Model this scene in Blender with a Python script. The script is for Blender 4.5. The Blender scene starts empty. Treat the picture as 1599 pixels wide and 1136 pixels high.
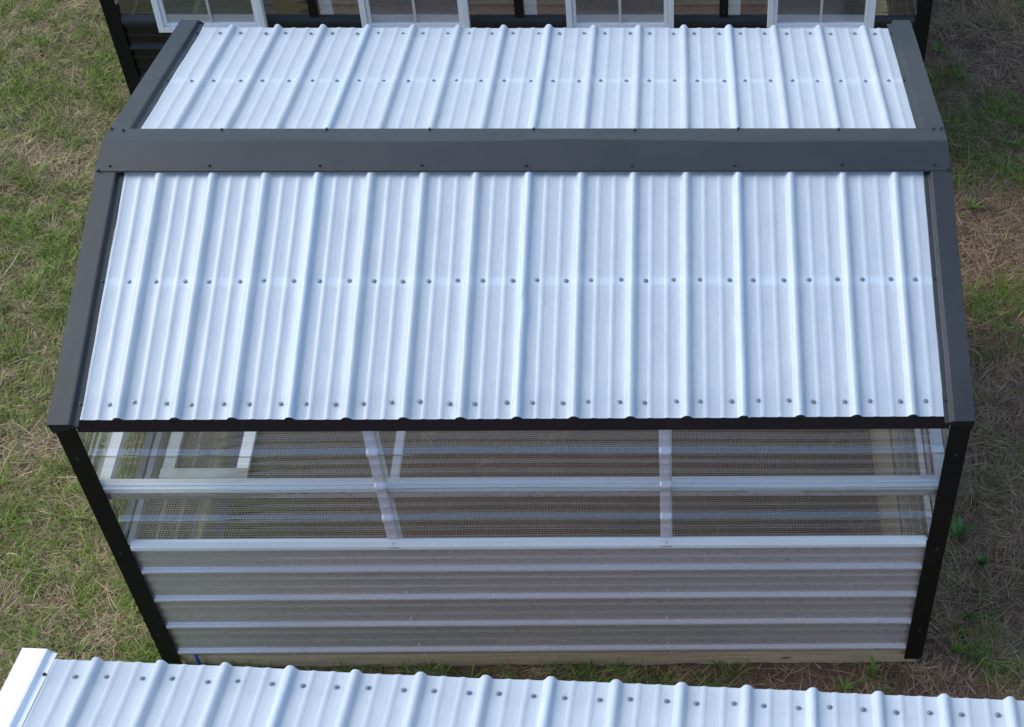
import bpy, math, random
import numpy as np
from mathutils import Matrix, Vector
random.seed(7); rng = np.random.default_rng(11)
S = bpy.context.scene; C = S.collection
# ------------------------------------------------------------------ camera
YAW, PITCH, ROLL = 2.84484244e-02, 8.62768149e-01, -1.78117787e-02
F, CX, CY = 2495.086, 1103.804, 626.979
cam = bpy.data.cameras.new('camera'); co = bpy.data.objects.new('camera', cam); C.objects.link(co); S.camera = co
_cy, _sy = math.cos(YAW), math.sin(YAW)
_f = Vector((_sy*math.cos(PITCH), _cy*math.cos(PITCH), -math.sin(PITCH))); _r = Vector((_cy, -_sy, 0)); _d = _f.cross(_r)
_c, _s = math.cos(ROLL), math.sin(ROLL)
r2 = _c*_r + _s*_d; d2 = -_s*_r + _c*_d
M = Matrix((r2, -d2, -_f)).transposed().to_4x4(); M.translation = Vector((2.24501693, -5.44244394, 4.62592172))
co.matrix_world = M
cam.sensor_width = 36; cam.lens = F/1599*36
cam.shift_x = -(CX-799.5)/1599; cam.shift_y = (CY-568)/1599
cam.clip_start = .05; cam.clip_end = 500
S.render.resolution_x = 1024; S.render.resolution_y = 727
# ------------------------------------------------------------------ light: soft, bright overcast day
SUN_EL, SUN_AZ = math.radians(42), math.radians(-72)      # azimuth from +Y towards +X
w = bpy.data.worlds.new('World'); S.world = w; w.use_nodes = True
nt = w.node_tree; bg = nt.nodes['Background']
sky = nt.nodes.new('ShaderNodeTexSky'); sky.sky_type = 'NISHITA'; sky.sun_disc = False
sky.sun_elevation = SUN_EL; sky.sun_rotation = SUN_AZ; sky.air_density = 1.0; sky.dust_density = 1.2; sky.ozone_density = 1.0
nt.links.new(sky.outputs[0], bg.inputs[0]); bg.inputs[1].default_value = .15
sl = bpy.data.lights.new('sun', 'SUN'); sl.energy = 1.75; sl.angle = math.radians(44); sl.color = (1, .97, .93)
so = bpy.data.objects.new('sun', sl); C.objects.link(so)
sd = Vector((math.sin(SUN_AZ)*math.cos(SUN_EL), math.cos(SUN_AZ)*math.cos(SUN_EL), math.sin(SUN_EL)))
so.rotation_euler = sd.to_track_quat('Z', 'Y').to_euler()
S.view_settings.view_transform = 'Standard'; S.view_settings.look = 'None'
S.view_settings.exposure = 0.68; S.view_settings.gamma = 1; S.view_settings.use_curve_mapping = False
S.render.engine = 'CYCLES'
S.cycles.max_bounces = 14; S.cycles.transparent_max_bounces = 24; S.cycles.transmission_bounces = 8
# ------------------------------------------------------------------ materials
def N(nt, t, **k):
    n = nt.nodes.new(t)
    for a, b in k.items(): setattr(n, a, b)
    return n
def ramp(nt, src, stops):
    r = N(nt, 'ShaderNodeValToRGB'); e = r.color_ramp.elements
    while len(e) < len(stops): e.new(.5)
    for q, (p, c) in zip(e, stops): q.position = p; q.color = (*c, 1)
    nt.links.new(src, r.inputs[0]); return r.outputs[0]
def coords(nt, scale=(1, 1, 1), kind='Object'):
    t = N(nt, 'ShaderNodeTexCoord'); m = N(nt, 'ShaderNodeMapping'); m.inputs['Scale'].default_value = scale
    nt.links.new(t.outputs[kind], m.inputs[0]); return m.outputs[0]
def noise(nt, vec, scale, detail=4, rough=.6):
    n = N(nt, 'ShaderNodeTexNoise'); n.inputs['Scale'].default_value = scale; n.inputs['Detail'].default_value = detail
    n.inputs['Roughness'].default_value = rough; nt.links.new(vec, n.inputs['Vector']); return n.outputs[0]
def bump(nt, src, strength, dist, target):
    b = N(nt, 'ShaderNodeBump'); b.inputs['Strength'].default_value = strength; b.inputs['Distance'].default_value = dist
    nt.links.new(src, b.inputs['Height']); nt.links.new(b.outputs[0], target.inputs['Normal']); return b
def base(name):
    m = bpy.data.materials.new(name); m.use_nodes = True; return m, m.node_tree, m.node_tree.nodes['Principled BSDF'], m.node_tree.nodes['Material Output']
def painted(name, c0, c1, rough=.4, scale=(1, 1, 1), ns=3, bs=.15, bd=.002, metal=0, fine=600):
    m, nt, p, o = base(name)
    v = coords(nt, scale)
    n = noise(nt, v, ns, 6, .65)
    nt.links.new(ramp(nt, n, [(.3, c0), (.7, c1)]), p.inputs['Base Color'])
    rr = N(nt, 'ShaderNodeMapRange'); rr.inputs[3].default_value = rough-.08; rr.inputs[4].default_value = rough+.12
    nt.links.new(noise(nt, v, ns*7, 4), rr.inputs[0]); nt.links.new(rr.outputs[0], p.inputs['Roughness'])
    p.inputs['Metallic'].default_value = metal
    bump(nt, noise(nt, coords(nt), 5, 3), bs, bd*4, p)
    return m
def roofmat(name, col0, col1, stain, trans):
    m, nt, p, o = base(name)
    v = coords(nt, (1, .12, 1))                                   # streaks run down the slope
    n1 = noise(nt, v, 34, 8, .75); n2 = noise(nt, coords(nt, (1, .5, 1)), 5, 8, .75)
    a = ramp(nt, n1, [(.25, col0), (.75, col1)])
    mx = N(nt, 'ShaderNodeMix', data_type='RGBA', blend_type='MULTIPLY'); mx.inputs[0].default_value = 1
    nt.links.new(a, mx.inputs[6]); nt.links.new(ramp(nt, n2, [(.18, stain), (.42, (1, 1, 1))]), mx.inputs[7])
    nt.links.new(mx.outputs[2], p.inputs['Base Color']); p.inputs['Roughness'].default_value = .33; p.inputs['IOR'].default_value = 1.5
    sp = noise(nt, coords(nt), 75, 2, .5); m2 = N(nt, 'ShaderNodeMix', data_type='RGBA', blend_type='MULTIPLY'); m2.inputs[0].default_value = 1
    nt.links.new(mx.outputs[2], m2.inputs[6]); nt.links.new(ramp(nt, sp, [(.215, (.55, .52, .48)), (.26, (1, 1, 1))]), m2.inputs[7]); nt.links.new(m2.outputs[2], p.inputs['Base Color'])
    b = bump(nt, noise(nt, coords(nt, (1, .15, 1)), 14, 5), .4, .004, p)
    t = N(nt, 'ShaderNodeBsdfTranslucent'); t.inputs[0].default_value = (.86, .9, .95, 1)
    s = N(nt, 'ShaderNodeMixShader'); s.inputs[0].default_value = trans
    nt.links.new(p.outputs[0], s.inputs[1]); nt.links.new(t.outputs[0], s.inputs[2]); nt.links.new(s.outputs[0], o.inputs[0])
    return m
def clearmat(name, haze=.06, boost=2.0):
    m, nt, p, o = base(name); nt.nodes.remove(p)
    tr = N(nt, 'ShaderNodeBsdfTransparent'); tr.inputs[0].default_value = (.96, .98, .975, 1)
    gl = N(nt, 'ShaderNodeBsdfGlossy'); gl.inputs['Roughness'].default_value = .07
    df = N(nt, 'ShaderNodeBsdfDiffuse'); df.inputs[0].default_value = (.75, .8, .8, 1)
    lw = N(nt, 'ShaderNodeLayerWeight'); lw.inputs[0].default_value = .5
    po = N(nt, 'ShaderNodeMath', operation='POWER'); po.inputs[1].default_value = 4.5; nt.links.new(lw.outputs['Facing'], po.inputs[0])
    mu = N(nt, 'ShaderNodeMath', operation='MULTIPLY_ADD', use_clamp=True); mu.inputs[1].default_value = .85; mu.inputs[2].default_value = .06*boost; nt.links.new(po.outputs[0], mu.inputs[0])
    n = noise(nt, coords(nt, (.15, 1, 1)), 30, 4); b = N(nt, 'ShaderNodeBump'); b.inputs['Strength'].default_value = .12; b.inputs['Distance'].default_value = .004
    nt.links.new(n, b.inputs['Height']); nt.links.new(b.outputs[0], gl.inputs['Normal'])
    s1 = N(nt, 'ShaderNodeMixShader'); s2 = N(nt, 'ShaderNodeMixShader')
    hz = N(nt, 'ShaderNodeMapRange'); hz.inputs[3].default_value = haze*.4; hz.inputs[4].default_value = haze*1.7
    nt.links.new(noise(nt, coords(nt, (.25, 1, 1)), 9, 6, .7), hz.inputs[0]); nt.links.new(hz.outputs[0], s1.inputs[0])
    nt.links.new(tr.outputs[0], s1.inputs[1]); nt.links.new(df.outputs[0], s1.inputs[2])
    nt.links.new(mu.outputs[0], s2.inputs[0]); nt.links.new(s1.outputs[0], s2.inputs[1]); nt.links.new(gl.outputs[0], s2.inputs[2])
    nt.links.new(s2.outputs[0], o.inputs[0]); return m
def woodmat():
    m, nt, p, o = base('treated lumber')
    v = coords(nt, (1, 1, 1)); v2 = coords(nt, (.35, 6, 9))
    g = noise(nt, v2, 7, 7, .65)
    a = ramp(nt, g, [(.25, (.42, .30, .17)), (.5, (.62, .49, .32)), (.75, (.74, .62, .45))])
    vo = N(nt, 'ShaderNodeTexVoronoi'); vo.inputs['Scale'].default_value = 3.2; mp = coords(nt, (1, 2.2, 2.6)); nt.links.new(mp, vo.inputs['Vector'])
    k = ramp(nt, vo.outputs['Distance'], [(.03, (.22, .13, .07)), (.13, (1, 1, 1))])
    mx = N(nt, 'ShaderNodeMix', data_type='RGBA', blend_type='MULTIPLY'); mx.inputs[0].default_value = 1
    nt.links.new(a, mx.inputs[6]); nt.links.new(k, mx.inputs[7]); nt.links.new(mx.outputs[2], p.inputs['Base Color'])
    p.inputs['Roughness'].default_value = .8; bump(nt, g, .3, .004, p); return m
def attrmat(name, rough, trans=.25):
    m, nt, p, o = base(name)
    a = N(nt, 'ShaderNodeAttribute', attribute_name='tint'); nt.links.new(a.outputs[0], p.inputs['Base Color'])
    p.inputs['Roughness'].default_value = rough; p.inputs['Specular IOR Level'].default_value = .3
    t = N(nt, 'ShaderNodeBsdfTranslucent'); nt.links.new(a.outputs[0], t.inputs[0])
    s = N(nt, 'ShaderNodeMixShader'); s.inputs[0].default_value = trans
    nt.links.new(p.outputs[0], s.inputs[1]); nt.links.new(t.outputs[0], s.inputs[2]); nt.links.new(s.outputs[0], o.inputs[0]); return m
def soilmat():
    m, nt, p, o = base('soil and thatch')
    v = coords(nt)
    n1 = noise(nt, v, 2.2, 8, .7); n2 = noise(nt, v, 60, 6, .7)
    a = ramp(nt, n1, [(.3, (.08, .045, .030)), (.5, (.16, .090, .062)), (.7, (.22, .145, .10))])
    b = ramp(nt, n2, [(.3, (.45, .45, .45)), (.7, (1.35, 1.3, 1.2))])
    mx = N(nt, 'ShaderNodeMix', data_type='RGBA', blend_type='MULTIPLY'); mx.inputs[0].default_value = 1
    nt.links.new(a, mx.inputs[6]); nt.links.new(b, mx.inputs[7]); nt.links.new(mx.outputs[2], p.inputs['Base Color'])
    p.inputs['Roughness'].default_value = .95; bump(nt, n2, .8, .02, p); return m
# specular of the dark paints is kept low: they are matt, slightly chalky coatings
milky = clearmat('milky plastic', .42, 2.5)
white = roofmat('white polycarbonate roofing', (.55, .655, .745), (.70, .79, .865), (.80, .82, .84), .34)
clear = clearmat('clear polycarbonate', .035, 4.2)
glassy = clearmat('window glass', .03, 1.5)
dark = painted('charcoal trim metal', (.024, .030, .034), (.036, .042, .046), .40, ns=2, bs=.15, bd=.002)
black = painted('black trim metal', (.004, .004, .004), (.008, .008, .008), .5)
dark.node_tree.nodes['Principled BSDF'].inputs['Specular IOR Level'].default_value = .35
black.node_tree.nodes['Principled BSDF'].inputs['Specular IOR Level'].default_value = .25
blackside = painted('black siding metal', (.007, .007, .008), (.011, .011, .012), .3)
taupe = painted('taupe siding', (.63, .595, .61), (.68, .64, .655), .27, scale=(.3, 1, 1), ns=4, metal=.5)
whitemetal = painted('white painted metal', (.78, .82, .85), (.85, .88, .90), .35)
strapmat = painted('pale strap metal', (.66, .63, .68), (.76, .73, .78), .34, metal=.35)
galv = painted('screw metal', (.22, .26, .30), (.32, .36, .40), .35, metal=.5)
blackscrew = painted('black screw paint', (.02, .022, .026), (.035, .037, .04), .4)
wood = woodmat(); soil = soilmat()
blue = painted('blue rubber', (.01, .06, .28), (.02, .09, .38), .45)
wire = painted('galvanised wire', (.34, .33, .29), (.48, .46, .40), .45, metal=.3)
maroon = painted('dark maroon fascia', (.008, .003, .006), (.013, .005, .009), .6)
plate = painted('weathered grey board', (.12, .12, .095), (.2, .2, .16), .8)
darkfoam = painted('dark closure', (.02, .017, .03), (.03, .025, .04), .7)
# ------------------------------------------------------------------ mesh helpers
def mesh(verts, faces, smooth=False):
    me = bpy.data.meshes.new('m'); me.from_pydata([tuple(v) for v in verts], [], faces); me.update()
    if smooth: me.polygons.foreach_set('use_smooth', [True]*len(me.polygons))
    return me
def link(name, me, mat, parent=None, **props):
    me.name = name; o = bpy.data.objects.new(name, me); C.objects.link(o)
    if mat and not me.materials: me.materials.append(mat)
    if parent: o.parent = parent
    for k, v in props.items(): o[k] = v
    return o
class MB:
    def __init__(s): s.v = []; s.f = []
    def box(s, a, b, m=None):
        n = len(s.v)
        for z in (a[2], b[2]):
            for x, y in ((a[0], a[1]), (b[0], a[1]), (b[0], b[1]), (a[0], b[1])):
                p = Vector((x, y, z)); s.v.append(tuple(m @ p) if m else tuple(p))
        s.f += [(n, n+3, n+2, n+1), (n+4, n+5, n+6, n+7), (n, n+1, n+5, n+4), (n+1, n+2, n+6, n+5), (n+2, n+3, n+7, n+6), (n+3, n, n+4, n+7)]
        return s
    def prism(s, prof, fn, ts, cap=True, closed=True):            # prof: 2-D points; fn(p, t) -> xyz ; ts: stations
        n = len(s.v); k = len(prof)
        for t in ts:
            for p in prof: s.v.append(tuple(fn(p, t)))
        for i in range(len(ts)-1):
            for j in range(k if closed else k-1):
                a = n+i*k+j; b = n+i*k+(j+1) % k; s.f.append((a, b, b+k, a+k))
        if cap and closed: s.f.append(tuple(n+j for j in range(k))[::-1]); s.f.append(tuple(n+(len(ts)-1)*k+j for j in range(k)))
        return s
    def me(s, smooth=False): return mesh(s.v, s.f, smooth)
def bevel(o, w=.002, seg=2):
    m = o.modifiers.new('edge', 'BEVEL'); m.width = w; m.segments = seg; m.limit_method = 'ANGLE'; return o
def grid(pts_rows, smooth=True):
    k = len(pts_rows[0]); v = [p for r in pts_rows for p in r]
    f = [(i*k+j, i*k+j+1, (i+1)*k+j+1, (i+1)*k+j) for i in range(len(pts_rows)-1) for j in range(k-1)]
    return mesh(v, f, smooth)
P = .2286
MAJ = [(-.0250, 0), (-.0225, .0015), (-.0175, .0080), (-.0125, .0150), (-.0075, .0188), (0, .0200), (.0075, .0188), (.0125, .0150), (.0175, .0080), (.0225, .0015), (.0250, 0)]
MIN = [(-.015, 0), (-.011, .0008), (-.005, .0030), (.005, .0030), (.011, .0008), (.015, 0)]
def rib_profile(s0, s1, origin=0.0, hs=1.0):
    """(s, h) points of ribbed sheeting between s0 and s1; a major rib at origin + k*P"""
    pts = [(s0, 0)]
    for k in range(int((s0-origin)/P)-2, int((s1-origin)/P)+3):
        c = origin+k*P
        for d, h in MAJ: pts.append((c+d, h*hs))
        for q in (.35, .65):
            for d, h in MIN: pts.append((c+q*P+d, h*hs))
    pts = [p for p in pts if s0 < p[0] < s1]
    def hat(s):
        t = ((s-origin+P/2) % P)-P/2
        return float(np.interp(t, [d for d, _ in MAJ], [h for _, h in MAJ]))*hs
    return [(s0, hat(s0))]+sorted(pts)+[(s1, hat(s1))]
# screw: washer, shank and hex head, local +Z outwards
def screw_mesh(mat, r=.0085):
    m = MB()
    for r0, z0, r1, z1, n in ((r, 0, r*.92, .0022, 12), (r*.55, .0022, r*.5, .0075, 6)):
        a = len(m.v)
        for rr, z in ((r0, z0), (r1, z1)):
            for i in range(n): m.v.append((rr*math.cos(2*math.pi*i/n), rr*math.sin(2*math.pi*i/n), z))
        for i in range(n): m.f.append((a+i, a+(i+1) % n, a+n+(i+1) % n, a+n+i))
        m.f.append(tuple(a+n+i for i in range(n)))
    me = m.me(); me.materials.append(mat); return me
SC_G, SC_B, SC_W = screw_mesh(galv, .0105), screw_mesh(blackscrew, .0075), screw_mesh(strapmat, .007)
def screw(me, p, normal, parent):
    o = bpy.data.objects.new('screw', me); C.objects.link(o); o.parent = parent
    q = Vector(normal).to_track_quat('Z', 'Y'); q = q @ Vector((random.gauss(0, .06), random.gauss(0, .06), random.uniform(-1, 1))).to_track_quat('Z', 'Y') if False else q
    o.rotation_euler = q.to_euler(); o.location = p
# ------------------------------------------------------------------ greenhouse builder
A = .2451; CA, SA = math.cos(A), math.sin(A); H = 2.25; LU = 1.335; WY = 1.27
def greenhouse(name, label, loc, rotz, HW, trim, post, siding, detail=True, windows=False, slope=A, k_shift=.0132, base_drop=0.0):
    """HW: half width over the corner posts. Ridge runs along local X, front wall faces -Y, ground at z = 0"""
    ca, sa = math.cos(slope), math.sin(slope); Hr = H+(math.sin(slope)-SA)*LU
    root = bpy.data.objects.new(name, None); C.objects.link(root); root.location = loc; root.rotation_euler = (0, 0, rotz)
    root['label'] = label; root['category'] = 'greenhouse'; root['group'] = 'greenhouses standing in a row'
    def slope_pt(x, u, h, s):                                     # s=-1 front, +1 rear
        return (x, s*(u*ca+h*sa), Hr-u*sa+h*ca)
    PE = HW-.1205                                                 # sheet edge
    n = int(2*PE/P)+1; ks = np.arange(-40, 41)
    ribx = [k*P+k_shift for k in ks if -PE < k*P+k_shift < PE]
    # --- roof sheets, lapped every fourth rib
    first = ribx[3] if len(ribx) > 4 else ribx[0]
    laps = [-PE]+[x for i, x in enumerate(ribx) if i % 4 == 3]+[PE]
    for s in (-1, 1):
        for i in range(len(laps)-1):
            a = laps[i]-(.028 if i else 0); b = laps[i+1]+(.028 if i < len(laps)-2 else 0)
            prof = rib_profile(a, b, k_shift); rows = []
            L = LU+random.uniform(-.003, .003); ph = random.uniform(0, 6)
            for u in np.linspace(.03, L, 30):
                wv = .0009*math.sin(u*9+ph)+.0006*math.sin(u*23+ph*2)
                rows.append([slope_pt(x+.0015*math.sin(u*2.1+ph), u, h+wv*(1+math.sin(x*17+ph)) + (.0016 if i and x < a+.058 else 0), s) for x, h in prof])
            link('roof_sheet', grid(rows), white, root)
        # purlins just under the sheets (light bar at mid slope) and dark eave bar
        for (u0, u1, h0, mt, nm) in ((.672, .712, -.034, whitemetal, 'purlin'), (LU-.115, LU-.03, -.032, post, 'eave_purlin')):
            m = MB().prism([(u0, -.0015), (u1, -.0015), (u1, h0), (u0, h0)], lambda p, t: slope_pt(t, p[0], p[1]-.0015, s), (-HW+.05, HW-.05)); link(nm, m.me(), mt, root)
        if detail or s == 1:
            for row, (u, jit) in enumerate(((.688, .002), (1.262, .0035))):
                for x in ribx+[ribx[0]-P, ribx[-1]+P]:
                    for off in (.245, .785):
                        xx = x+off*P+random.gauss(0, .003)
                        if -PE+.03 < xx < PE-.015: screw(SC_G, slope_pt(xx, u+random.gauss(0, jit), .0005, s), (0, s*sa, ca), root)
    # --- ridge cap: folded sheet, slightly buckled
    cw = .150
    def wob(x): return .007*math.sin(x*1.9+1.1)+.005*math.sin(x*4.7+.4)+.002*math.sin(x*11)
    rows = []
    for x in np.linspace(-HW+.004, HW-.004, 90):
        r = []; wv = wob(x)*min(1, (HW-abs(x))*4)
        for q in (-1, -.985, -.7, -.4, -.2, -.06, 0, .06, .2, .4, .7, .985, 1):
            c1 = .157 if q < 0 else .130
            y = q*c1*ca+wv*max(0, 1-abs(q)*2.2)
            z = Hr-abs(q)*c1*sa+.0275+(-.006 if abs(q) == 1 else 0)+.002*math.sin(x*5+q*3)*(1-abs(q))*abs(q)*2-(.001 if q == 0 else 0)
            r.append((x, y, z))
        rows.append(r)
    me = grid(rows); me.set_sharp_from_angle(angle=math.radians(9)); link('ridge_cap', me, trim, root)
    cs = SC_B
    for s in (-1, 1):
        xs = [x for i, x in enumerate(ribx) if i % 2 == 1]+[-HW+.055, HW-.055]
        for x in xs: screw(cs, slope_pt(x+random.gauss(0, .008), (.122 if s < 0 else .108)+random.gauss(0, .003), .0285, s), (0, s*sa, ca), root)
        for x in (-HW+.015, HW-.015): screw(cs, slope_pt(x, .144 if s < 0 else .118, .0285, s), (0, s*sa, ca), root)
    # --- rake trims: raised flat with drop and screw flange
    for sx in (-1, 1):
        for s in (-1, 1):
            X = HW
            p = [(X, -.060), (X, .022), (X-.085, .022), (X-.100, .0035), (X-.1195, .0025), (X-.1195, .0013), (X-.0995, .0018), (X-.0895, .0208), (X-.0012, .0208), (X-.0012, -.060)]
            st = np.linspace(.04, LU+(.030 if s < 0 else .055 if detail else .03), 12)
            m = MB().prism(p, lambda q, t: slope_pt(sx*q[0]+.0008*math.sin(t*7), t, q[1], s), st)
            o = link('rake_trim', m.me(), trim, root); bevel(o, .0012, 1)
            for u in (.688, 1.262): screw(cs, slope_pt(sx*(X-.112), u, .003, s), (0, s*sa, ca), root)
    ez = Hr-LU*sa
    # --- fascia, gutter-side closure
    for s in (-1, 1):
        y0, y1 = s*(WY-.02), s*(WY+.020)
        link('fascia', MB().box((-HW+.09, min(y0, y1), ez-.081), (HW-.09, max(y0, y1), ez-.003)).me(), maroon, root)
    # --- corner trims
    for sx in (-1, 1):
        for s in (-1, 1):
            yy = WY+.023
            p = [(HW, yy), (HW-.087, yy), (HW-.087, yy-.006), (HW-.004, yy-.006), (HW-.004, yy-.11), (HW, yy-.11)]
            m = MB().prism(p, lambda q, t: (sx*q[0], s*q[1], t), (.062-base_drop, .6, 1.2, ez-.03))
            o = link('corner_trim', m.me(), post, root); bevel(o, .0015, 1)
            if s < 0 and detail:
                for z in (.332, 1.004, 1.68): screw(SC_B, (sx*(HW-.040), -yy-.0005, z), (0, -1, 0), root)
    # --- walls
    WZ0, WZM, WZ1 = .104, 1.04, ez-.05
    def wall_pt(x, z, h, s): return (x, s*(WY+h), z)
    XE = HW-.03
    for s in (-1, 1):
        # opaque lower sheet: ribs at .150 + k P
        prof = rib_profile(WZ0, WZM-.004, .150)
        rows = [[wall_pt(x, z+.0008*math.sin(x*1.3+z), h+.0003*math.sin(x*6+z*9), s) for z, h in prof] for x in np.linspace(-XE, XE, 40)]
        link('siding_sheet', grid(rows), siding, root)
        # clear upper sheets, one per bay, sagging a little
        bays = [-XE, -.606, .606, XE] if HW < 2 else [-XE, -1.215, 0, 1.215, XE]
        for b in range(len(bays)-1):
            prof = rib_profile(WZM+.008, WZ1, 1.463-.0035)
            a, c = bays[b], bays[b+1]; rows = []; amp = random.uniform(.003, .008)*(1 if b % 2 else -1)
            for x in np.linspace(a, c, 24):
                t = (x-a)/(c-a); sg = amp*math.sin(math.pi*t)
                rows.append([wall_pt(x, z+sg*min(1, (z-WZM)*3)*(1 if z < WZ1-.01 else 0), h+.0012*math.sin(x*5+z*4)+(.001 if b % 2 else 0), s) for z, h in prof])
            link('clear_sheet', grid(rows), clear, root)
        p = [(-.002, 1.070), (.012, 1.066), (.026, 1.042), (.026, 1.022), (.021, 1.016), (-.002, 1.016)]
        link('lap_trim', MB().prism(p, lambda q, t: (t, s*(WY+q[0]), q[1]), (-XE+.062, XE-.062)).me(), whitemetal if post is not black or HW < 2 else trim, root)
        # straps following the sheet
        for bx in bays[1:-1]:
            if windows: break
            prof = rib_profile(WZM-.005, WZ1, 1.463-.0035)
            rows = [[wall_pt(x, z, max(h, .026 if abs(z-1.043) < .022 else 0)+.0022, s) for z, h in prof] for x in (bx-.0245, bx-.012, bx, bx+.012, bx+.0245)]
            o = link('sheet_strap', grid(rows), strapmat, root); sm = o.modifiers.new('t', 'SOLIDIFY'); sm.thickness = .0015
            if s < 0 and detail:
                for z in (1.755, 1.531, 1.310, 1.066): screw(SC_W, (bx+random.gauss(0, .002), -(WY+.004+(.02 if z < 1.1 else 0)), z), (0, -1, 0), root)
                for z in (.871, .643, .419, .188): screw(SC_W, (bx+random.gauss(0, .005), -(WY+.001), z), (0, -1, 0), root)
            link('stud', MB().box((bx+.012, s*(WY-.05) if s > 0 else -WY+.004, .09), (bx+.028, s*(WY-.004) if s > 0 else -WY+.05, WZ1)).me(), whitemetal, root)
    # side walls: ribbed lower sheet, clear upper sheet cut to the gable
    for sx in (-1, 1):
        X = HW-.0235
        def side(z0, z1, org, mat, nm):
            prof = rib_profile(z0, z1, org, .9); rows = []
            for t in np.linspace(-1, 1, 9):
                rows.append([(sx*(X+h), t*max(.02, min(WY-.03, (Hr-.03-z)/math.tan(slope))), z) for z, h in prof])
            link(nm, grid(rows), mat, root)
        side(WZ0, WZM, .150, siding, 'side_siding'); side(WZM+.003, Hr-.04, 1.463, clear, 'side_clear_sheet')
    # --- skids and floor frame
    B = -.35 if base_drop else -.12
    for s in (-1, 1):
        y0, y1 = s*(WY-.005), s*(WY-.095)
        o = link('skid', MB().box((-HW+.028, min(y0, y1), B), (HW-.022, max(y0, y1), .1)).me(), wood, root); bevel(o, .004)
    for sx in (-1, 1):
        x0, x1 = sx*(HW-.035), sx*(HW-.12)
        o = link('floor_plate', MB().box((min(x0, x1), -WY+.096, B), (max(x0, x1), WY-.096, .085)).me(), wood if sx > 0 else plate, root); bevel(o, .003)
    # --- inner rails
    XI = HW-.028
    def rail(z0, z1, nm, mat):
        for s in (-1, 1):
            a, b = s*(WY-.004), s*(WY-.038); c = s*(WY-.076)
            link(nm, MB().box((-XI, min(a, b), z0), (XI, max(a, b), z1)).me(), mat, root)
            if mat is whitemetal and z0 > 1: link('rail_face', MB().box((-XI, min(s*(WY-.001), s*(WY-.0035)), z0), (XI, max(s*(WY-.001), s*(WY-.0035)), z1-.004)).me(), siding, root)
            link(nm, MB().box((-XI, min(b-s*.002, c), z0+.004), (XI, max(b-s*.002, c), z1+.003)).me(), mat, root)
        for sx in (-1, 1):
            a, b = sx*XI, sx*(XI-(.05 if z0 > 1 else .03)); a2 = a-sx*.003
            link(nm, MB().box((min(a2, b), -WY+.078, z0), (max(a2, b), WY-.078, z1)).me(), mat, root)
    rail(1.368, 1.410, 'rail', whitemetal)
    if detail:
        rail(.925, .952, 'bench_rail', whitemetal)
        for bx in (-.565,):
            link('cross_tie', MB().box((bx-.02, -WY+.078, 1.372), (bx+.015, WY-.078, 1.40)).me(), whitemetal, root)
    return root, slope_pt
main, sp = greenhouse('greenhouse', 'middle greenhouse with charcoal ridge cap, black corner trims and grey ribbed lower wall',
                      (1.587, 0, -2.25), 0, 1.860, dark, black, taupe)
# bench mesh: 13 mm welded wire, wires too fine and too many to pick apart
m = MB(); z = .957; pitch = .0127; r = .00075
for x in np.arange(-1.77, 1.775, pitch): m.box((x-r, -1.19, z), (x+r, .9, z+2*r))
for y in np.arange(-1.185, .9, pitch): m.box((-1.775, y-r, z-.0018), (1.775, y+r, z))
link('bench_mesh', m.me(), wire, main, kind='stuff')
# white tray frame lying on the bench at the left end
def slab(name, a, b, mat, parent, bev=.002): return bevel(link(name, MB().box(a, b).me(), mat, parent), bev)
slab('tray_frame', (-1.745, -.80, .962), (-1.69, -.30, .985), milky, main)
slab('tray_frame', (-1.40, -.80, .962), (-1.345, -.30, .985), whitemetal, main)
slab('tray_frame', (-1.748, -.862, .962), (-1.342, -.802, .99), milky, main)
slab('blue_tape', (-1.74, -1.1, .086), (-1.70, 1.1, .115), blue, main)
# ------------------------------------------------------------------ front greenhouse (only its rear slope shows) and rear greenhouse
fg, _ = greenhouse('greenhouse', 'nearest greenhouse across the bottom of the picture, all white roof sheets and white rake trim',
                   (0, 0, 0), 0, 1.860, whitemetal, black, taupe, detail=False, slope=.20, base_drop=.05)
yaw = -.0575; ux = Vector((math.cos(yaw), math.sin(yaw), 0)); uy = Vector((-math.sin(yaw), math.cos(yaw), 0))
eave = Vector((.2072, -2.4506, -.262))                             # crest of its first rib at the eave facing the middle greenhouse
kx = -7*P+.0132; ca2, sa2 = math.cos(.20), math.sin(.20)
Hr2 = H+(sa2-SA)*LU
o3 = eave-ux*kx-uy*(LU*ca2); fg.location = (o3.x, o3.y, eave.z-(Hr2-LU*sa2)); fg.rotation_euler = (0.0, -.003, yaw)
bgh, _ = greenhouse('greenhouse', 'wide rear greenhouse with black ribbed siding and four white framed windows',
                    (1.315, 2.50+WY+.02, -2.20), 0, 2.455, dark, black, blackside, detail=False, windows=True)
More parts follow.
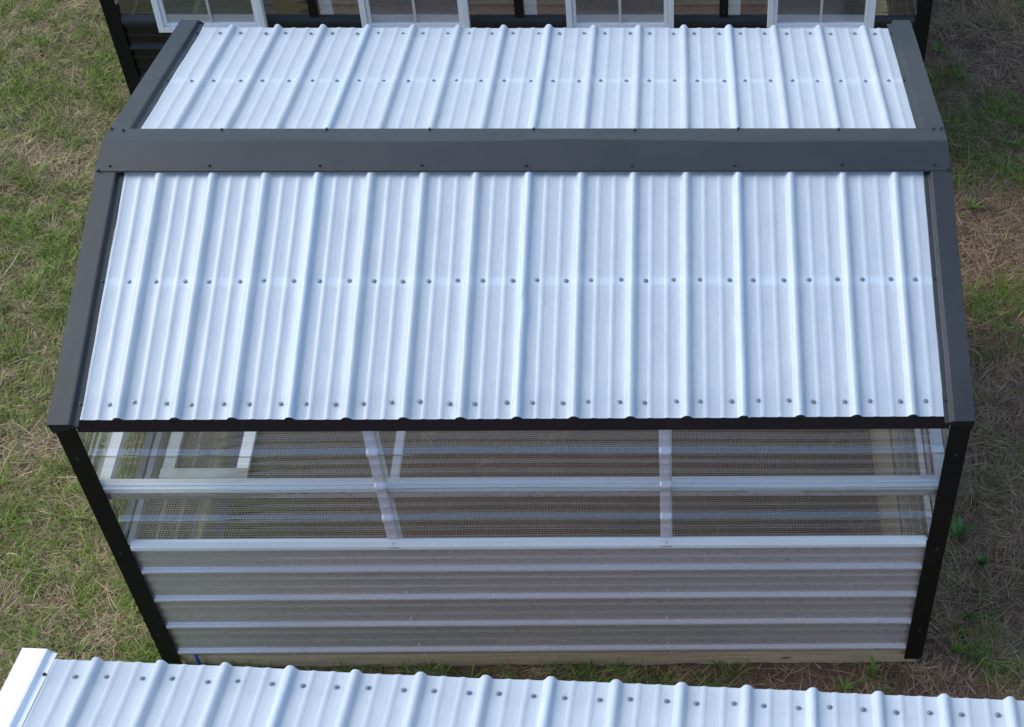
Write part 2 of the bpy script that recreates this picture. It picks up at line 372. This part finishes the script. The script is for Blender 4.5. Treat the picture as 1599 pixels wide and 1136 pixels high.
# dark uprights and opened sashes of the rear greenhouse
for bx in (-1.215, 0, 1.215):
    slab('upright', (bx-.026, -WY-.030, 1.075), (bx+.026, -WY-.0245, 1.9), black, bgh, .001)
    slab('stud', (bx+.03, -WY+.006, 1.05), (bx+.10, -WY+.05, 1.9), whitemetal, bgh, .001)
    screw(SC_B, (bx, -WY-.0305, 1.12), (0, -1, 0), bgh)
for bx in (-1.80, -.603, .602, 1.787):
    tilt = math.radians(4.5); Mx = Matrix.Translation((bx, -WY-.045, 1.86)) @ Matrix.Rotation(-tilt, 4, 'X')
    w2, hh = .316, .82
    def fr(a, b, c, d, y0, y1, nm, mat, par):
        m = MB().box((a, y0, c), (b, y1, d), Mx); return bevel(link(nm, m.me(), mat, par), .002)
    f0 = MB()
    for (a, b, c, d) in ((-w2, -w2+.035, -hh, 0), (w2-.035, w2, -hh, 0), (-w2+.035, w2-.035, -hh, -hh+.034), (-w2+.035, w2-.035, -.034, 0)): f0.box((a, -.03, c), (b, .02, d), Mx)
    wf = bevel(link('window', f0.me(), whitemetal, bgh), .002)
    f1 = MB()
    for (a, b, c, d) in ((-w2+.037, -w2+.058, -hh+.036, -.036), (w2-.058, w2-.037, -hh+.036, -.036), (-w2+.058, w2-.058, -hh+.036, -hh+.056)): f1.box((a, -.018, c), (b, .016, d), Mx)
    bevel(link('sash', f1.me(), whitemetal, wf), .001)
    fr(-w2+.056, w2-.056, -hh+.054, -.036, -.006, -.003, 'pane', glassy, wf)
    fr(-.008, .008, -hh+.057, -.036, -.013, -.007, 'muntin', strapmat, wf)
    fr(-w2+.058, w2-.058, -hh+.057, -hh+.10, .002, .014, 'sill_channel', strapmat, wf)
    ms = MB(); q = .0008
    for x in np.arange(-w2+.06, w2-.058, .0065): ms.box((x-q, .004, -hh+.06), (x+q, .0055, -.04), Mx)
    for zz in np.arange(-hh+.06, -.04, .0065): ms.box((-w2+.058, .0055, zz-q), (w2-.058, .007, zz+q), Mx)
    link('insect_screen', ms.me(), darkfoam, wf, kind='stuff')
# ------------------------------------------------------------------ ground
GZ = -2.27
def vnoise(x, y, s, seed):
    r = np.random.default_rng(seed); g = r.random((64, 64))
    u = np.asarray(x)*s; v = np.asarray(y)*s; i = np.floor(u).astype(int); j = np.floor(v).astype(int); fu = u-i; fv = v-j
    fu = fu*fu*(3-2*fu); fv = fv*fv*(3-2*fv); G = lambda a, b: g[a % 64, b % 64]
    return (G(i, j)*(1-fu)+G(i+1, j)*fu)*(1-fv)+(G(i, j+1)*(1-fu)+G(i+1, j+1)*fu)*fv
def fbm(x, y, s, seed): return (vnoise(x, y, s, seed)+.5*vnoise(x, y, s*2.1, seed+1)+.25*vnoise(x, y, s*4.3, seed+2))/1.75
def gz(x, y): return GZ+.05*(fbm(x, y, 1.1, 3)-.5)+.03*(fbm(x, y, 6, 9)-.5)
xs = np.concatenate([[-60, -20, -8, -4.5], np.linspace(-3.2, 6, 300), [7.5, 12, 25, 60]]); ys = np.concatenate([[-60, -20, -8], np.linspace(-4, 6, 300), [8, 12, 25, 60]])
XX, YY = np.meshgrid(xs, ys); ZZ = gz(XX, YY)
g = grid([[(XX[i, j], YY[i, j], ZZ[i, j]) for j in range(len(xs))] for i in range(len(ys))])
link('ground', g, soil, kind='structure')
# visible region of the ground: keep blades there (with margin), density lower indoors
def inside(x, y):
    a = (np.abs(x-1.587) < 1.83) & (np.abs(y) < 1.26)
    b = (np.abs(x-1.315) < 2.43) & (np.abs(y-3.79) < 1.26)
    dx, dy = x-o3.x, y-o3.y; lx = dx*ux.x+dy*ux.y; ly = dx*uy.x+dy*uy.y
    return a, b, (np.abs(lx) < 1.83) & (np.abs(ly) < 1.26)
def scatter(n, seed):
    r = np.random.default_rng(seed); x = r.uniform(-3.1, 5.6, n); y = r.uniform(-3.3, 5.4, n)
    t = (y+1.62)/(4.25+1.62); xl = -1.01-1.58*t-.6; xr = 3.91+.86*t+.6
    a, b, c = inside(x, y); keep = (x > xl) & (x < xr) & ~c & ~((y < -1.9) & (x > .2) & (x < 3.3)) & ~((a | b) & (r.random(n) > .22)) & ~(b & (y > 3.3))
    return x[keep], y[keep], (a | b)[keep], r
def blades(name, x, y, r, az, tiltv, length, width, curl, col, mat, seg=4, lift=0, **props):
    n = len(x); z = gz(x, y)-.006+lift
    pos = np.stack([x, y, z], 1); V = np.zeros((n, seg+1, 2, 3)); dirx, diry = np.cos(az), np.sin(az); cur = pos.copy(); ang = tiltv.copy()
    az2 = az.copy(); tw = r.normal(0, .25, n)
    for k in range(seg+1):
        wd = width*(1-(k/seg)**1.6*.92)*(.75 if k == 0 else 1)/2
        side = np.stack([-np.sin(az2+tw*k), np.cos(az2+tw*k), np.zeros(n)+.25*np.sin(k+x*99)], 1)*wd[:, None]
        V[:, k, 0] = cur-side; V[:, k, 1] = cur+side
        st = (length/seg)[:, None]*np.stack([np.cos(az2)*np.cos(ang), np.sin(az2)*np.cos(ang), np.sin(ang)], 1)
        cur = cur+st; ang = ang-curl*(1+.4*k/seg); az2 = az2+tw*.6
        lo = gz(cur[:, 0], cur[:, 1])+.002+lift; cur[:, 2] = np.maximum(cur[:, 2], lo); ang = np.maximum(ang, -1.2)
    V = V.reshape(-1, 3); b = (np.arange(n)*(seg+1)*2)[:, None, None]
    k = np.arange(seg)[None, :, None]*2; quad = np.array([0, 1, 3, 2])[None, None, :]
    Fc = (b+k+quad).reshape(-1, 4)
    me = bpy.data.meshes.new(name); me.vertices.add(len(V)); me.vertices.foreach_set('co', V.ravel())
    me.loops.add(Fc.size); me.loops.foreach_set('vertex_index', Fc.ravel().astype(np.int32))
    me.polygons.add(len(Fc)); me.polygons.foreach_set('loop_start', np.arange(0, Fc.size, 4, dtype=np.int32)); me.polygons.foreach_set('loop_total', np.full(len(Fc), 4, dtype=np.int32))
    me.update(calc_edges=True)
    ca = me.color_attributes.new('tint', 'FLOAT_COLOR', 'POINT'); cc = np.ones((n, (seg+1)*2, 4)); cc[:, :, :3] = col[:, None, :]
    ca.data.foreach_set('color', cc.ravel()); me.materials.append(mat)
    me.polygons.foreach_set('use_smooth', np.ones(len(Fc), bool))
    return link(name, me, mat, None, kind='stuff', **props)
leafm = attrmat('grass blade', .6); strawm = attrmat('dry grass', .75, .12)
def greenness(x, y):
    gl = fbm(x, y, 1.6, 21)+.35*(fbm(x, y, 5.5, 31)-.5)
    left = np.clip((1.2-x)/1.6, 0, 1)
    yy = np.clip((2.4-y)/2.5, -.2, 1)
    return gl+left*(.20+.14*yy)-(1-left)*.08
def mixc(r, n, pal, jit):
    pal = np.array(pal); i = r.integers(0, len(pal), n); j = r.integers(0, len(pal), n); t = r.random(n)[:, None]
    return (pal[i]*(1-t)+pal[j]*t)*np.exp(r.normal(0, jit, n))[:, None]
def clump(x, y, r, amt, nc=9000, sd=.018):
    """pull roots into tufts; every tuft leans its own way"""
    i = r.integers(0, len(x), nc); cx, cy = x[i], y[i]; j = r.integers(0, nc, len(x))
    ok = r.random(len(x)) < amt; a = r.uniform(0, 2*np.pi, nc); rad = np.abs(r.normal(0, sd, len(x))); th = r.uniform(0, 2*np.pi, len(x))
    nx = np.where(ok, cx[j]+rad*np.cos(th), x); ny = np.where(ok, cy[j]+rad*np.sin(th), y)
    return nx, ny, a[j], th, ok
def leftf0(x): return np.clip((1.5-x)/1.5, 0, 1)
# thatch: dry blades lying in a tangle
x, y, ins, r = scatter(520000, 5)
gn = greenness(x, y); bare = fbm(x, y, 2.4, 77)
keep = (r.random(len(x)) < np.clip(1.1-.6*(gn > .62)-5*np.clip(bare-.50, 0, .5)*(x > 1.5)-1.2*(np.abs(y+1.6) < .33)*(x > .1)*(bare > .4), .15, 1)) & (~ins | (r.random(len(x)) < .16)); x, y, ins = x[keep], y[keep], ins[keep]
x, y, ca_, th, ok = clump(x, y, r, .55, 3500, .03); n = len(x); leftf = np.clip((1.5-x)/1.5, 0, 1)
az = np.where(ok, ca_+r.normal(0, .5, n), 2*np.pi*fbm(x, y, 2.0, 55)*2+r.normal(0, .9, n))
col = mixc(r, n, [(.40, .33, .21), (.28, .22, .13), (.20, .145, .09), (.48, .42, .28), (.15, .11, .07), (.34, .27, .19), (.26, .22, .11)], .26)
col *= 1+(1-leftf0(x))[:, None]*np.array([[.10, -.02, -.10]])
col *= (1.08+.12*leftf)[:, None]*np.where(ins, .6, 1)[:, None]; col[:, 1] *= .95+.05*leftf  # blades under the greenhouse roofs tinted darker: indoor shade put into the colour
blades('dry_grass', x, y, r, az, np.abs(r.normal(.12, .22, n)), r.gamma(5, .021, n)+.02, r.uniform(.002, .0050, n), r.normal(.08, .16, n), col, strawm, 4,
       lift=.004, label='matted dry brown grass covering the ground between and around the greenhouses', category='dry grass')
# living grass
x, y, ins, r = scatter(430000, 8); gn = greenness(x, y)
keep = (r.random(len(x)) < np.clip((gn-.37)*3.4, .04, 1)) & (~ins | (r.random(len(x)) < .12)); x, y, ins = x[keep], y[keep], ins[keep]
x, y, ca_, th, ok = clump(x, y, r, .8, 4200, .024); n = len(x)
az = np.where(ok, np.where(r.random(n) < .6, th, ca_)+r.normal(0, .4, n), r.uniform(0, 6.28, n))
col = mixc(r, n, [(.17, .24, .035), (.13, .22, .03), (.19, .29, .045), (.25, .34, .07), (.31, .36, .11), (.15, .20, .05), (.09, .15, .03)], .2)
blades('green_grass', x, y, r, az, np.clip(r.normal(.75, .35, n), .05, 1.5), r.gamma(6, .0145, n)+.02, r.uniform(.0028, .0068, n), r.normal(.28, .14, n), col, leafm, 4,
       label='short green grass growing in patches through the dry thatch', category='grass')
# long stray straws on top
x, y, ins, r = scatter(11000, 15); keep = ~ins; x, y = x[keep], y[keep]; n = len(x)
col = mixc(r, n, [(.42, .36, .24), (.33, .27, .17), (.48, .42, .30)], .12)
blades('stray_straw', x, y, r, r.uniform(0, 6.28, n), np.abs(r.normal(.2, .15, n)), r.gamma(7, .016, n)+.05, r.uniform(.0015, .0028, n), r.normal(.10, .10, n), col, strawm, 6,
       lift=.018, label='pale long straws lying loose on top of the matted grass', category='straw')
# ------------------------------------------------------------------ weeds: each leaf a part
leaf_green = attrmat('broad leaf', .5, .3)
def leaf_mesh(L, W, bend, col, seg=6, lobes=0):
    v = []; f = []
    for k in range(seg+1):
        t = k/seg; wd = W*math.sin(math.pi*min(1, t*.93+.06))**.8*(1+lobes*math.sin(t*26))
        z = L*(math.sin(bend*.5)*t-.5*bend*t*t*.55); xx = L*t*(1-.15*t*bend)
        v += [(xx, -wd/2, z+wd*.18), (xx, 0, z), (xx, wd/2, z+wd*.18)]
    for k in range(seg):
        a = k*3; f += [(a, a+1, a+4, a+3), (a+1, a+2, a+5, a+4)]
    me = mesh(v, f, True); c = me.color_attributes.new('tint', 'FLOAT_COLOR', 'POINT')
    for i, d in enumerate(c.data): s = 1.25 if i % 3 == 1 else 1; d.color = (col[0]*s, col[1]*s, col[2]*s, 1)
    me.materials.append(leaf_green); return me
def weed(label, x, y, n, L, W, col, el=.5, bend=1.0, lobes=0, az0=0, spread=6.28):
    root = bpy.data.objects.new('weed', None); C.objects.link(root); root.location = (x, y, float(gz(x, y))); root['label'] = label; root['category'] = 'weed'
    for i in range(n):
        c = [q*random.uniform(.8, 1.25) for q in col]; me = leaf_mesh(L*random.uniform(.45, 1.3), W*random.uniform(.8, 1.15), bend*random.uniform(.7, 1.3), c, lobes=lobes)
        o = link('leaf', me, leaf_green, root); o.rotation_euler = (random.uniform(-.3, .3), -el*random.uniform(.5, 1.4), az0+spread*i/n+random.uniform(-.7, .7)); o.location = (0, 0, .01)
G1, G2, G3 = (.13, .20, .05), (.11, .18, .055), (.17, .25, .06)
weed('broad leaved weed leaning against the wooden skid near its right end', 3.20, -1.36, 8, .16, .022, G3, 1.0, .8)
weed('small pale rosette weed in bare soil between the middle skid and the nearest roof', 3.06, -1.42, 8, .085, .014, G3, .6, .9)
weed('clump of large dark oval leaves beside the right corner post of the middle greenhouse', 3.74, -.50, 7, .11, .05, G2, .55, 1.1)
weed('loose small leaved weed just below the large oval leaved clump right of the corner post', 3.83, -.68, 9, .07, .03, G2, .6, 1.0)
weed('dandelion like weed on bare reddish soil at the lower right of the middle greenhouse', 3.72, -1.02, 9, .075, .022, G2, .7, 1.0, .25)
weed('tall bright weed clump near the lower right corner of the middle greenhouse', 3.62, -1.22, 11, .12, .012, G3, 1.1, .6)
weed('bright green low weed beside the right post of the rear greenhouse', 4.08, 3.66, 14, .10, .02, G3, .4, .8)
weed('green weed at the right edge of the picture level with the rear roof slope', 4.50, 2.65, 12, .10, .02, G3, .4, .9)
weed('green weed by the right rake trim level with the ridge cap', 4.12, 2.05, 12, .09, .018, G3, .5, .9)
weed('small weed at the left edge beside the dry grass level with the ridge cap', -1.05, 1.6, 10, .09, .018, G3, .6, .9)
# ------------------------------------------------------------------ blue hose end hooked on the skid
pts = [(-.106, -1.24, -2.135), (-.108, -1.283, -2.122), (-.100, -1.296, -2.15), (-.098, -1.297, -2.20), (-.094, -1.305, -2.262), (-.05, -1.36, -2.268), (.06, -1.41, -2.27)]
cu = bpy.data.curves.new('hose', 'CURVE'); cu.dimensions = '3D'; s = cu.splines.new('NURBS'); s.points.add(len(pts)-1); s.use_endpoint_u = True; s.order_u = 3
for q, pp in zip(s.points, pts): q.co = (*pp, 1)
cu.bevel_depth = .009; cu.bevel_resolution = 3
tmp = bpy.data.objects.new('tmp', cu); C.objects.link(tmp); bpy.context.view_layer.update()
me = bpy.data.meshes.new_from_object(tmp.evaluated_get(bpy.context.evaluated_depsgraph_get())); bpy.data.objects.remove(tmp); me.materials.clear()
link('hose', me, blue, label='short blue hose end hooked over the wooden skid near the left corner post', category='hose')
